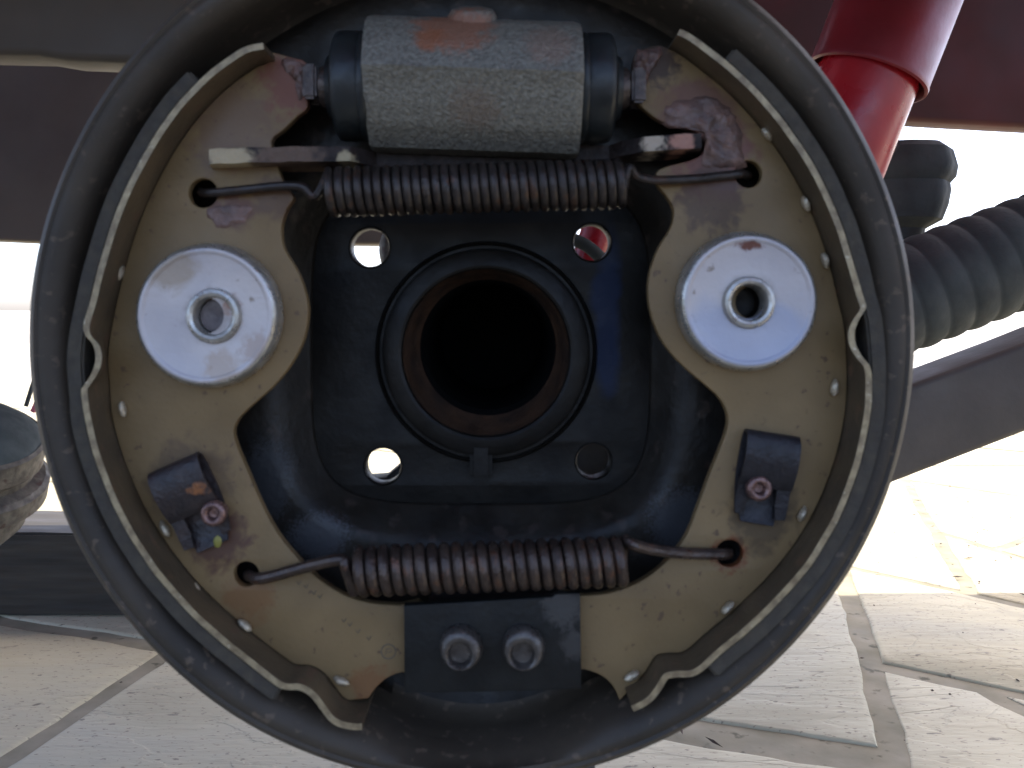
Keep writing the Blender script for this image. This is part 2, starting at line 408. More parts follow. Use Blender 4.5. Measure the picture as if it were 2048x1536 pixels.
def inset(poly, g):
    if sum(poly[i].x*poly[(i+1) % len(poly)].y - poly[(i+1) % len(poly)].x*poly[i].y for i in range(len(poly))) < 0: poly = poly[::-1]
    out = poly
    for i in range(len(poly)):
        p, q = poly[i], poly[(i+1) % len(poly)]
        d = (q - p)
        if d.length < 1e-5: continue
        d.normalize(); n = Vector((-d.y, d.x)); gg = g
        l, _ = cut(out, p + n*gg, p + n*gg + d)
        out = l
        if len(out) < 3: return None
    return out
for c in cells:
    p = inset(c, rnd.uniform(.007, .012))
    if not p or area(p) < .002: continue
    ring = []
    for i in range(len(p)):
        a, b = p[i], p[(i+1) % len(p)]
        n = max(1, int((b-a).length / .022))
        for k in range(n):
            q = a + (b-a) * (k/n)
            nz = mnoise.noise_vector(Vector((q.x*9, q.y*9, 3)))*.006 + mnoise.noise_vector(Vector((q.x*38, q.y*38, 7)))*.0025
            ring.append(Vector((q.x + nz.x, q.y + nz.y)))
    cen = sum(ring, Vector((0, 0))) / len(ring)
    bm = bmesh.new(); zt = rnd.uniform(-.0004, .0010); tilt = (rnd.uniform(-.001, .001), rnd.uniform(-.001, .001))
    rows = []
    for f, z in ((0, -.018), (0, -.0022), (.002, -.0006), (.006, 0.0)):
        row = []
        for q in ring:
            d = (cen - q); d.normalize()
            r_ = q + d*f
            row.append(bm.verts.new((r_.x, r_.y, z + zt + (tilt[0]*(r_.x-cen.x) + tilt[1]*(r_.y-cen.y)) * (z > -.01))))
        rows.append(row)
    for a, b in zip(rows, rows[1:]):
        for i in range(len(ring)):
            j = (i+1) % len(ring); bm.faces.new((a[i], a[j], b[j], b[i]))
    bm.faces.new(rows[-1])
    o = link('paving_stone', from_bm(bm), M['stone'], patio, sharp=60)

# leaf litter and grit
bm = bmesh.new()
for i in range(900):
    x = rnd.uniform(-1.6, 2.6); y = rnd.uniform(.3, 3.0)
    if rnd.random() < .35: x = rnd.gauss(1.0, .25); y = rnd.gauss(1.1, .25)
    s = rnd.uniform(.0008, .0032); a = rnd.uniform(0, 6.28); l = s * rnd.choice((1, 1, 1.6, 3.5))
    u = Vector((math.cos(a), math.sin(a), 0)) * l; v = Vector((-math.sin(a), math.cos(a), 0)) * s * .6
    c = Vector((x, y, .0022)); up = Vector((0, 0, s * .5))
    vs = [bm.verts.new(q) for q in (c-u, c-v, c+u, c+v)] + [bm.verts.new(c+up)]
    for k in range(4): bm.faces.new((vs[k], vs[(k+1) % 4], vs[4]))
M['debris'] = mat('dry_debris', (.07, .04, .025), (.03, .022, .015), 40, .9, 0, 0)
d = link('debris', from_bm(bm), M['debris'], smooth=False, kind='stuff', label='dark crumbs and dry leaf litter scattered on the pale paving', cat='debris')

# ------------------------------------------------------------------ the drum brake
C0 = W(943, 682, -.008)
brake = empty('drum_brake', (C0.x, .02, C0.z), 'open drum brake, dark round backing plate carrying two khaki shoes and two springs', 'drum brake')

# backing plate: pressed dish, its middle recess eight-sided and soft-cornered
NT = 192; mm = .001
def recess(th):
    a, b, e = .0495, .0468, 4.6
    return (abs(math.cos(th)/a)**e + abs(math.sin(th)/b)**e) ** (-1/e)
RC = W(962, 688, .026)
rows = []
prof = [(112.0, 9, 0), (112.4, 1, 0), (112.2, -5, 0), (111.2, -8.4, 0), (110.0, -9.6, 0), (109.2, -9.2, 0), (108.6, -9.7, 0), (107.0, -9.6, 0), (104.6, -8.2, 0), (103.2, -5, 0), (102.3, 1, 0), (101.8, 9, 0),
        (100.6, 13.5, 0), (98, 16, 0), (93, 17, 0)]
bmp = bmesh.new(); grid = []
OC = Vector((C0.x, 0, C0.z))
def lowdent(th, r):
    """the pressed pocket below the anchor plate"""
    dx = (th + math.pi/2)
    return 0
for k in range(NT):
    th = 2*math.pi*k/NT; dv = Vector((math.cos(th), 0, math.sin(th))); colv = []
    dent = max(0, 1 - (((th + math.pi/2 + math.pi) % (2*math.pi) - math.pi - .03)/.30)**2)
    for r, y, _ in prof:
        if r < 108.5: r += 4.6*dent*(1 if r > 97 else .3)*(1 if r < 106 else .35)
        w_ = 1 + .0012*math.sin(3*th + 1) + .0006*math.sin(11*th)
        colv.append(OC + dv*(r*mm*w_) + Vector((0, y*mm, 0)))
    rr_ = recess(th); base = RC.copy(); base.y = 0
    pin = base + dv*rr_
    pout = OC + dv*(93*mm)
    for f, y in ((.7, 17), (.45, 16.6), (.30, 16.2), (.235, 16.4), (.19, 17.4), (.13, 20), (.06, 23.4), (.02, 25.2), (0, 26)):
        q = pin.lerp(pout, f); q.y = y*mm; colv.append(q)
    grid.append([bmp.verts.new(v) for v in colv])
for k in range(NT):
    a, b = grid[k], grid[(k+1) % NT]
    for i in range(len(a)-1): bmp.faces.new((a[i], b[i], b[i+1], a[i+1]))
me = from_bm(bmp)
bp = link('backing_plate', me, M['plate'], brake, sharp=50)
me.materials.append(M['rim'])
for p in me.polygons:
    c = p.center + Vector(worldloc(bp)); r = (Vector((c.x, 0, c.z)) - OC).length
    if r > .1005: p.material_index = 1
# solidify gives the pressed sheet its thickness
md = bp.modifiers.new('thickness', 'SOLIDIFY'); md.thickness = .0015; md.offset = 0
# mounting flange with its four bolt holes and hub opening
fo = [(RC.x + recess(2*math.pi*k/96)*1.004*math.cos(2*math.pi*k/96), RC.z + recess(2*math.pi*k/96)*1.004*math.sin(2*math.pi*k/96)) for k in range(96)]
HC = W(972, 705, .023)
holes = [pxcirc(740, 495, 38, .0255), pxcirc(1184, 485, 36, .0255), pxcirc(766, 932, 35, .0255), pxcirc(1187, 922, 34, .0255)]
fl = link('mounting_flange', plate([fo, circ(HC.x, HC.z, .0255, 64)] + holes, .0255, .031, .0004), M['flange'], brake)
for (px, py, r) in ((740, 495, 38), (1184, 485, 36), (766, 932, 35), (1187, 922, 34)):
    c = W(px, py, .0255); rr_ = r*S*(CD+.0255)/CD
    link('hole_rim', lathe([(rr_*1.0, .0002), (rr_*1.05, -.0006), (rr_*1.12, -.0002), (rr_*1.12, .0005), (rr_*.995, .0056)], c, (0, 1, 0), 40), M['hub'], fl)
# hub collar and bore
k22 = S*(CD+.022)/CD
hub = link('hub_collar', lathe([(.0323, .004), (.0323, .001), (.0316, -.0002), (.0310, .0012), (.0302, .0012), (.0296, -.0022), (.0286, -.0030), (.0250, -.0034), (.0243, -.0030), (.0240, -.0020), (.0240, .0004)],
                               (HC.x, .024, HC.z), (0, 1, 0), 96), M['hub'], brake)
bc = Vector((HC.x, .0, HC.z))
bmb = bmesh.new()
prev = None
for (r, y, dz, dx) in ((24.1, 23.0, 0, 0), (23.6, 25, 0, 0), (22.6, 30, .3, .2), (20.6, 36, .9, .4), (19.4, 38, 1.3, .5), (19.2, 110, 1.3, .5), (0.01, 111, 1.3, .5)):
    ring = [bmb.verts.new((HC.x + dx*mm + r*mm*math.cos(t*math.pi/36), y*mm, HC.z + dz*mm + r*mm*math.sin(t*math.pi/36))) for t in range(72)]
    if prev:
        for i in range(72): bmb.faces.new((prev[i], prev[(i+1) % 72], ring[(i+1) % 72], ring[i]))
    prev = ring
me = from_bm(bmb)
bo = link('bore', me, M['bore'], hub)
me.materials.append(mat('shaded_bore', (.003, .003, .003), None, 60, .9, 0, 0, spec=.05))  # depth of the bore blackened, its shade painted in
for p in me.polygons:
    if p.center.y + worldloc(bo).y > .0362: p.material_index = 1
c1 = W(962, 922, .021)
link('key_block', box((c1.x-.0032, .0205, c1.z-.0052), (c1.x+.0032, .0250, c1.z+.0050), .0012), M['hub'], hub)

# ---- brake shoes
YF, YB = -.0125, .0115
def band(path_f, path_b, th, yf, yb, ny=6, blend=None):
    """curved strip of metal: path_f = its outline at the front edge, path_b further back"""
    n = len(path_f); bm = bmesh.new()
    def nrm(P, i):
        t = P[min(i+1, n-1)] - P[max(i-1, 0)]; v = Vector((t.y, -t.x)); v.normalize(); return v
    G = {}
    for side in (0, 1):
        for j in range(ny+1):
            f = j/ny; y = yf + (yb-yf)*f; bl = min(1, max(0, (f-.05)/.32)); bl = bl*bl*(3-2*bl)
            for i in range(n):
                p = path_f[i].lerp(path_b[i], bl) if path_b else path_f[i]
                nn = nrm(path_b or path_f, i)
                q = p + nn*(th*side)
                G[side, j, i] = bm.verts.new((q.x, y + .00035*mnoise.noise(Vector((p.x*140, p.y*140, 1)))*(1-f), q.y))
    fr = []
    for j in range(ny):
        for i in range(n-1):
            bm.faces.new((G[0, j, i], G[0, j, i+1], G[0, j+1, i+1], G[0, j+1, i]))
            bm.faces.new((G[1, j, i], G[1, j+1, i], G[1, j+1, i+1], G[1, j, i+1]))
        bm.faces.new((G[0, j, 0], G[0, j+1, 0], G[1, j+1, 0], G[1, j, 0]))
        bm.faces.new((G[0, j, n-1], G[1, j, n-1], G[1, j+1, n-1], G[0, j+1, n-1]))
    for i in range(n-1):
        f = bm.faces.new((G[0, 0, i], G[1, 0, i], G[1, 0, i+1], G[0, 0, i+1])); f.material_index = 1
        bm.faces.new((G[0, ny, i], G[0, ny, i+1], G[1, ny, i+1], G[1, ny, i]))
    bmesh.ops.recalc_face_normals(bm, faces=bm.faces)
    me = bpy.data.meshes.new('m'); bm.to_mesh(me); bm.free(); return me

def to2(pts, y): return [Vector((W(p[0], p[1], y).x, W(p[0], p[1], y).z)) for p in pts]
# outline of each rim's front edge, listed so that the outside lies on the same hand
L_f = [(528, 98), (490, 108), (430, 150), (372, 207), (322, 275), (280, 348), (243, 430), (214, 520), (194, 600), (180, 650), (183, 672), (198, 690), (204, 715), (198, 742), (180, 770), (175, 785), (184, 845),
       (204, 920), (240, 1010), (286, 1092), (345, 1172), (410, 1240), (480, 1300), (545, 1350), (572, 1366), (602, 1368), (630, 1384), (652, 1412), (672, 1436), (700, 1446), (724, 1447)]
L_b = list(L_f); L_b[9:16] = [(184, 650), (180, 672), (177, 692), (175, 715), (175, 738), (177, 762), (179, 785)]
R_f = [(1355, 70), (1376, 80), (1420, 112), (1478, 160), (1540, 226), (1592, 296), (1636, 372), (1672, 456), (1698, 540), (1716, 600), (1720, 618), (1706, 640), (1697, 664), (1699, 690), (1712, 715), (1727, 735), (1731, 770),
       (1726, 840), (1706, 930), (1672, 1020), (1624, 1106), (1565, 1180), (1500, 1244), (1436, 1298), (1388, 1338), (1352, 1342), (1328, 1348), (1310, 1376), (1292, 1396), (1262, 1412)]
R_b = list(R_f); R_b[9:17] = [(1712, 600), (1718, 622), (1723, 645), (1726, 667), (1728, 690), (1729, 712), (1730, 735), (1730, 770)]
def rim_paths(f, b):
    return catmull([(*v, 0) for v in to2(f, YF)], 5), catmull([(*v, 0) for v in to2(b, YF)], 5)
def v2(P): return [Vector((p[0], p[1])) for p in P]

def make_shoe(side):
    f, b = (L_f, L_b) if side == 'l' else (R_f, R_b)
    pf, pb = rim_paths(f, b); pf, pb = v2(pf), v2(pb)
    if side == 'l': pf, pb = pf[::-1], pb[::-1]
    # outward normal is to the right of travel: the right shoe runs downwards
    if side == 'r': pf2, pb2 = pf, pb
    else: pf2, pb2 = pf, pb
    n = len(pb2)
    def nr(i):
        t = pb2[min(i+1, n-1)] - pb2[max(i-1, 0)]; v = Vector((t.y, -t.x)); v.normalize()
        c = Vector((W(950, 700, 0).x, W(950, 700, 0).z))
        return v
    c = Vector((W(950, 700, 0).x, W(950, 700, 0).z))
    sgn = 1 if nr(n//2).dot(pb2[n//2] - c) > 0 else -1
    # web
    inner_l = [(548, 108), (585, 118), (614, 128), (612, 165), (618, 215), (596, 236), (570, 262), (545, 285), (556, 330), (573, 372), (590, 396), (576, 420), (566, 455), (570, 495), (596, 540), (612, 580), (619, 622),
               (611, 675), (590, 720), (556, 765), (518, 800), (484, 832), (471, 858), (476, 888), (500, 946), (524, 1002), (556, 1062), (596, 1112), (640, 1155), (690, 1186), (740, 1202), (800, 1207), (850, 1208),
               (850, 1335), (806, 1340), (778, 1350), (756, 1368), (738, 1392)]
    inner_r = [(1318, 94), (1290, 100), (1268, 112), (1262, 160), (1266, 198), (1288, 222), (1322, 246), (1380, 262), (1406, 280), (1404, 306), (1380, 322), (1318, 340), (1310, 366), (1330, 392), (1345, 420), (1340, 455), (1316, 495), (1299, 540), (1294, 585),
               (1302, 635), (1326, 688), (1368, 735), (1412, 772), (1440, 800), (1453, 832), (1450, 862), (1436, 900), (1416, 950), (1394, 1010), (1372, 1066), (1345, 1104), (1306, 1142), (1262, 1168), (1210, 1184), (1160, 1188), (1120, 1190),
               (1120, 1325), (1168, 1334), (1204, 1348), (1226, 1370), (1238, 1396)]
    if side == 'l':
        inn = [Vector(p) for p in pxo(inner_l)]
        lo_i, hi_i = 6, n - 8
    else:
        inn = [Vector(p) for p in pxo(inner_r)]
        lo_i, hi_i = 8, n - 8
    out = [pb2[i] - nr(i)*sgn*.0002 for i in range(0, n)]
    # the web meets the rim from near its top end to near its bottom end
    if side == 'l':   # path reversed: starts at the bottom
        seq = out[8:n-3]
    else:
        seq = out[3:n-8][::-1]
    # seq runs bottom -> top ; inner list runs top -> bottom
    inn_s = [Vector((p[0], p[1])) for p in catmull([(v.x, v.y, 0) for v in inn], 3)]
    poly = [(p.x, p.y) for p in inn_s] + [(p.x, p.y) for p in seq]
    if side == 'l': hs = [pxcirc(410, 388, 29), pxcirc(496, 1145, 25), pxcirc(423, 632, 34)]
    else: hs = [pxcirc(1494, 350, 27), pxcirc(1456, 1104, 27), pxcirc(1500, 605, 32)]
    lab = 'left shoe, its web smeared brown near the wheel cylinder' if side == 'l' else 'right shoe, its upper tip caked in rough brown grease'
    web = link('brake_shoe', plate([poly] + hs, -.0016, .0016, .00035), M['web'], brake, label=lab, smooth=True, sharp=40)
    # rim
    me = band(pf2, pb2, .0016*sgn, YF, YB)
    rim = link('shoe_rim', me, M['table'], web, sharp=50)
    me.materials.append(M['edge'])
    for p in me.polygons:
        if abs(p.normal.y) > .9 and p.center.y < 0: p.material_index = 1
    # lining
    if side == 'l': a, b_ = 31, n - 12
    else: a, b_ = 12, n - 27
    ol = [pb2[i] + nr(i)*sgn*.0017 for i in range(a, b_)]
    lf = [ol[0]] + ol[1:]
    me = band(ol, None, .0043*sgn, YF + .0012, YB - .001)
    bm = bmesh.new(); bm.from_mesh(me)
    bmesh.ops.bevel(bm, geom=[e for e in bm.edges if e.is_manifold and e.calc_face_angle(0) > 1.0], offset=.0006, segments=2, affect='EDGES')
    link('lining', from_bm(bm), M['lining'], web, sharp=40)
    # weld nubs
    nubs = ((245, 818), (241, 545), (330, 1058), (392, 1178), (490, 1250), (682, 1362)) if side == 'l' else ((1534, 268), (1612, 408), (1650, 520), (1669, 776), (1604, 1028), (1455, 1215), (1263, 1352))
    for (x, y) in nubs:
        q = W(x, y, -.0025); bm = bmesh.new(); bmesh.ops.create_icosphere(bm, subdivisions=2, radius=.0011)
        t = Vector((q.x, q.z)) - c; ang = math.atan2(t.y, t.x)
        for v in bm.verts:
            v.co = Vector((v.co.x*.9, v.co.y*1.3, v.co.z*2.0)); v.co *= 1 + .25*mnoise.noise(v.co*900 + q*400)
            v.co = Matrix.Rotation(-ang, 3, 'Y') @ v.co + q
        link('weld_nub', from_bm(bm), M['nub'], web)
    return web
shoeL = make_shoe('l'); shoeR = make_shoe('r')
# small round stamp on the left shoe
bm = bmesh.new(); c = W(777, 1303, -.0016)
add_lathe(bm, [(13*S, 0), (13*S, -.00012), (15.5*S, -.00012), (15.5*S, 0)], c, (0, 1, 0), 32)
add_tube(bm, [W(771, 1310, -.0016), W(773, 1298, -.0016), W(782, 1297, -.0016), W(783, 1304, -.0016), W(774, 1305, -.0016)], .00013, 5)
link('round_stamp', from_bm(bm), M['mark'], shoeL)
bm = bmesh.new()
for (x, y) in ((598, 1165), (612, 1172), (628, 1185), (640, 1192), (688, 1240), (700, 1248), (716, 1262), (738, 1276)):
    a = W(x, y, -.0016); add_tube(bm, [a + Vector((-.0006, 0, .0003)), a + Vector((0, 0, -.0006))], .00013, 5)
    add_tube(bm, [a + Vector((0, 0, -.0006)), a + Vector((.0006, 0, .0005))], .00013, 5)
link('worn_stamping', from_bm(bm), M['mark'], shoeL)

# ---- adjuster discs
def disc(px, py, r, ro, hx, hy, lab):
    yb, yf = -.0022, -.0074
    rr_ = r*S*(CD+yb)/CD; c = W(px, py, yb); c.y = 0
    prof = [(rr_*.93, -.0016), (rr_, -.0020), (rr_*1.01, -.0028), (rr_, -.0046), (rr_*.985, -.0058), (rr_*.955, -.0070), (rr_*.92, -.0076), (rr_*.88, -.0077), (rr_*.85, -.0073), (rr_*.83, -.0072),
            (.0080, -.0072), (.0062, -.0071), (.0046, -.0071), (.0043, -.0055)]
    me = lathe(prof, c, (0, 1, 0), 96)
    o = link('adjuster_disc', me, M['disc'], brake, label=lab, sharp=60)
    me.materials.append(M['discrim'])
    for p in me.polygons:
        q = p.center + worldloc(o) - c; q.y = 0
        if q.length > rr_*.925: p.material_index = 1
    k = S*(CD-.0075)/CD
    hc = W(hx, hy, -.0085); hc.y = 0
    ring = link('rivet_ring', lathe([(ro*k, -.0068), (ro*k, -.0076), (ro*.93*k, -.0086), (ro*.82*k, -.0089), (ro*.72*k, -.0086), (ro*.66*k, -.0078), (ro*.64*k, -.002), (ro*.62*k, .004), (0, .0042)],
                                    hc, (0, 1, 0), 48), M['discrim'], o)
    me = ring.data; me.materials.append(M['hub'])
    for p in me.polygons:
        if p.center.y + worldloc(ring).y > -.0045 and p.center.y + worldloc(ring).y < .01: p.material_index = 1
    dep = -.0050 if px < 1000 else .001
    link('adjuster_stud', lathe([(ro*.63*k, dep + .003), (ro*.60*k, dep), (ro*.40*k, dep - .0003), (ro*.2*k, dep + .0002), (0, dep + .0003)], hc, (0, 1, 0), 28), M['studgrey'] if px < 1000 else M['hub'], ring)
    return o
disc(424, 631, 143, 56, 425, 632, 'left disc, scuffed with a brown dusty patch at its upper left')
disc(1488, 603, 138, 53, 1500, 605, 'right disc, bluish with a small rust mark near its top')

# ---- coil springs
def coil(name, p0, p1, rad, wire, turns, phase, hook_l, hook_r, m, lab):
    """close wound spring from p0 to p1, with a wire hook at each end"""
    ax = (p1 - p0); Ln = ax.length; ax.normalize()
    u = Vector((0, -1, 0)); v = ax.cross(u).normalized(); u = v.cross(ax).normalized()
    pts = []; n = int(turns*20)
    for i in range(n+1):
        t = i/n; a = phase + 2*math.pi*turns*t
        rr_ = rad*(1 + .012*math.sin(i*.13)); jit = .00022*mnoise.noise(Vector((t*turns*.45, rad*1e4, 0)))
        pts.append(p0 + ax*(Ln*t + jit) + (u*math.cos(a) + v*math.sin(a))*rr_)
    hl = catmull(hook_l + [pts[0]], 6)[:-1] if hook_l else []
    hr = catmull([pts[-1]] + hook_r, 6)[1:] if hook_r else []
    bm = bmesh.new(); add_tube(bm, hl + pts + hr, wire, 10)
    return link(name, from_bm(bm), m, brake, label=lab)
ys = -.0065
u0, u1 = W(660, 384, ys), W(1242, 368, ys)
# phase chosen so the wire leaves the coil at its bottom on the left and at its top on the right
coil('return_spring', u0, u1, .0054, .00118, 30.5, -math.pi/2, [W(402, 384, .004), W(408, 386, -.001), W(430, 385, -.0034), W(500, 378, -.0042), (W(560, 372, -.0048)), W(605, 374, -.0055), W(632, 392, -.006)],
     [W(1256, 338, -.0075), W(1275, 353, -.006), W(1310, 360, -.0048), W(1380, 358, -.0042), W(1450, 351, -.0036), W(1480, 348, -.003), W(1494, 350, .001), W(1496, 352, .005)], M['springdark'], 'upper spring, darker and more closely wound')
l0, l1 = W(706, 1143, ys), W(1256, 1122, ys)
coil('return_spring', l0, l1, .0050, .00152, 22.5, -math.pi*1.5, [W(496, 1150, .005), W(500, 1152, .0), W(516, 1157, -.0032), W(545, 1152, -.0042), W(610, 1134, -.0056), W(660, 1122, -.007), W(686, 1120, -.0078), W(692, 1135, -.0085)],
     [W(1270, 1090, -.0078), W(1300, 1098, -.006), W(1360, 1106, -.0048), W(1420, 1108, -.0038), W(1448, 1108, -.0025), W(1456, 1106, .001), W(1458, 1106, .005)], M['spring'], 'lower spring, thick brown wire with long hooks')

# ---- wheel cylinder
zc = W(940, 158, -.008); cz = zc.z
k8 = S*(CD-.012)/CD
xl, xr = W(728, 168, -.012).x, W(1165, 168, -.012).x
def cylprof():
    # (forward, up) round the casting: a parting ridge at the front, flats above and below
    P = [(.0176, .0004), (.0166, .0036), (.0153, .0074), (.0134, .0106), (.0108, .0136), (.0072, .0158), (.0030, .0166), (-.004, .0166), (-.0125, .0164), (-.0155, .012), (-.0155, -.012), (-.012, -.0163), (-.002, -.0176), (.0030, -.0170), (.0050, -.0154),
         (.0092, -.0120), (.0126, -.0075), (.0152, -.0030), (.0168, -.0007)]
    return P
bm = bmesh.new(); rows = []
NX = 60
P = cylprof(); P2 = []
for i in range(len(P)):
    a, b = P[i], P[(i+1) % len(P)]
    nseg = 4
    for k in range(nseg): P2.append((a[0] + (b[0]-a[0])*k/nseg, a[1] + (b[1]-a[1])*k/nseg))
xs = [xl + (xr-xl)*i/NX for i in range(NX+1)]
for i, x in enumerate(xs):
    e = min(i, NX-i); sh = 1 - (.03 if e == 0 else .008 if e == 1 else 0)
    row = []
    for (f, u) in P2:
        nz = 1 + .006*mnoise.noise(Vector((x*260, f*260, u*260))) + .008*mnoise.noise(Vector((x*700, f*700, u*700)))
        nz2 = .00035*mnoise.noise(Vector((x*180, 3, 1))) if abs(u) < .001 else 0
        row.append(bm.verts.new((x, -f*sh*nz, cz + u*sh*nz + nz2 - (x-xl)*.035 + .0008)))
    rows.append(row)
for a, b in zip(rows, rows[1:]):
    for i in range(len(P2)): bm.faces.new((a[i], b[i], b[(i+1) % len(P2)], a[(i+1) % len(P2)]))
bm.faces.new(rows[0]); bm.faces.new(rows[-1][::-1])
cyl = link('wheel_cylinder', from_bm(bm), M['cast'], brake, label='grey cast cylinder with a rust stain on top and a rubber boot at each end', sharp=22)
bm = bmesh.new(); add_lathe(bm, [(.0066, -.006), (.0064, .0005), (.0052, .0022), (.003, .0027), (0, .0028)], (W(945, 35, -.010).x, -.0055, cz + .0162), (0, -.45, 1), 32,
                            squash=lambda t: 1 + .05*math.sin(3*t))
link('casting_boss', from_bm(bm), M['cast'], cyl)
def boot(x0, sgn, dz):
    c = (x0, -.0, cz + dz)
    prof = [(.0130, -.0008), (.0140, .0000), (.0143, .0010), (.0142, .0018), (.0138, .0022), (.0141, .0028), (.0142, .0072), (.0138, .0084), (.0126, .0091), (.0092, .0092), (.0086, .0100), (.0078, .0112), (.0062, .0108), (.0055, .0096)]
    o = link('dust_boot', lathe(prof, c, (sgn, 0, 0), 64), M['boot'], cyl, sharp=60)
    p = link('piston', lathe([(.0054, .006), (.0054, .0125), (.0050, .0133), (.0038, .0135), (0, .0135)], c, (sgn, 0, 0), 28), M['piston'], cyl)
boot(xl + .0003, -1, .0000); boot(xr - .0003, 1, .0008 - .035*(xr-xl) + .0006)
# clevis tips of the pistons, gripping the shoe webs
for sgn, x0, dz in ((-1, xl - .0135, 0), (1, xr + .0135, -.001)):
    bm = bmesh.new()
    for yy in (-.0046, .0022):
        box_bm(bm, (min(x0, x0+sgn*.0036), yy, cz+dz-.0040), (max(x0, x0+sgn*.0036), yy+.0026, cz+dz+.0050), .0007)
    link('piston_clevis', from_bm(bm), M['piston'], cyl)

# ---- adjuster strut seen edge-on between the shoes
bm = bmesh.new()
def strut_poly():
    out = []
    def X(px, y): return W(px, 300, y).x
    out = [(X(418, -.0085), -.0085), (X(560, -.0085), -.0085), (X(700, -.007), -.0066), (X(745, -.004), .004), (X(1225, -.003), .004), (X(1290, -.0075), -.0060), (X(1402, -.0075), -.0080),
           (X(1410, 0), .006), (X(1300, .006), .010), (X(700, .008), .010), (X(430, .006), .006)]
    return out
sp = strut_poly(); n = len(sp)
x_a, x_b = sp[0][0], sp[6][0]
def zmid(x): t = (x - x_a)/(x_b - x_a); return W(0, 314, -.008).z*(1-t) + W(0, 281, -.008).z*t
ring_t, ring_b = [], []
fine = []
for i in range(n):
    a, b = sp[i], sp[(i+1) % n]; ns = max(1, int(abs(b[0]-a[0])/.002))
    for k in range(ns): fine.append((a[0]+(b[0]-a[0])*k/ns, a[1]+(b[1]-a[1])*k/ns))
for (x, y) in fine:
    nz = .0005*mnoise.noise(Vector((x*300, y*300, 0)))
    ring_t.append(bm.verts.new((x, y + nz, zmid(x) + .00185 + nz))); ring_b.append(bm.verts.new((x, y - nz, zmid(x) - .0019 + .4*nz)))
bm.faces.new(ring_t); bm.faces.new(ring_b[::-1])
for i in range(len(fine)): bm.faces.new((ring_t[i], ring_t[(i+1) % len(fine)], ring_b[(i+1) % len(fine)], ring_b[i]))
bmesh.ops.bevel(bm, geom=[e for e in bm.edges if e.calc_face_angle(0) > 1.2], offset=.0004, segments=2, affect='EDGES')
link('adjuster_strut', from_bm(bm), M['strut'], brake, sharp=40)

# ---- caked grease on the right shoe's tip and the left one's
def cake(name, pts, yf, seed, m, th=.0016, sc_=260):
    """lumpy crust over an outline"""
    P = [Vector(p) for p in pxo(pts)]; c = sum(P, Vector((0, 0)))/len(P)
    P = v2(catmull([(p.x, p.y, 0) for p in P], 5, True))
    for p in P: p += Vector((mnoise.noise(Vector((p.x*500, p.y*500, seed))), mnoise.noise(Vector((p.x*500, p.y*500, seed+4)))))*.0011
    bm = bmesh.new(); R_ = 9; rows = []
    for j in range(R_+1):
        f = j/R_; row = []
        for p in P:
            q = p.lerp(c, f); nz = mnoise.noise(Vector((q.x*sc_, q.y*sc_, seed)))*.6 + mnoise.noise(Vector((q.x*sc_*2.6, q.y*sc_*2.6, seed)))*.4
            h = 0 if j == 0 else th*(min(1, f*2.6))*(.5 + 1.1*nz)
            row.append(bm.verts.new((q.x, yf - h + (.0012 if j == 0 else 0), q.y)))
        rows.append(row)
    for a, b in zip(rows, rows[1:]):
        for i in range(len(P)): bm.faces.new((a[i], a[(i+1) % len(P)], b[(i+1) % len(P)], b[i]))
    return link(name, from_bm(bm), m, shoeR if seed > 5 else shoeL, sharp=80)
M['crust'] = mat('brown_grease_crust', (.17, .095, .072), (.085, .05, .04), 260, .45, 0, 1, 600, rr=.2)
cake('grease_crust', [(1330, 205), (1400, 190), (1452, 205), (1480, 250), (1492, 300), (1486, 335), (1430, 345), (1400, 335), (1408, 290), (1395, 262), (1345, 258), (1318, 240)], -.0016, 9, M['crust'], .0022)
cake('grease_crust', [(1265, 115), (1300, 98), (1325, 100), (1306, 140), (1290, 170), (1276, 205), (1264, 190)], -.0016, 12, M['crust'], .002, 420)
cake('grease_crust', [(566, 118), (612, 128), (613, 160), (612, 205), (600, 200), (592, 165), (570, 140)], -.0016, 3, M['crust'], .0014, 400)
cake('grease_crust', [(420, 415), (500, 410), (508, 432), (480, 452), (440, 458), (420, 440)], -.0016, 4, M['crust'], .0005, 300)

# ---- anchor plate with its two rivets
an = link('anchor_plate', plate([pxo([(808, 1211), (960, 1202), (1105, 1194), (1112, 1188), (1160, 1187), (1163, 1378), (1060, 1381), (809, 1386)], -.005)], -.0052, -.0022, .0003), M['anchor'], brake)
link('anchor_spacer', box((W(850, 0).x, -.0018, W(0, 1370).z), (W(1120, 0).x, .017, W(0, 1225).z), .0008), M['stand'], brake)
def rivet(px, py):
    c = W(px, py, -.0075); r = 43*S*.97; c.y = 0
    prof = [(r, -.0050), (r*1.02, -.0064), (r*.98, -.0078), (r*.90, -.0090), (r*.80, -.0096), (r*.66, -.0097), (r*.56, -.0092), (r*.50, -.0080), (r*.46, -.0074), (r*.2, -.0073), (0, -.0072)]
    me = lathe(prof, c, (0, 1, 0), 40, squash=lambda t: 1 + .02*math.sin(2*t+px))
    for v in me.vertices:
        q = Vector((v.co.x-c.x, v.co.z-c.z)).length
        if v.co.y < -.0070 and q < r*.93: v.co.z -= r*.20*min(1, (r*.93-q)/(r*.3)); v.co.x -= r*.05*min(1, (r*.93-q)/(r*.3))
    return link('rivet', me, M['rivet'], an, sharp=60)
rivet(922, 1297); rivet(1047, 1297)

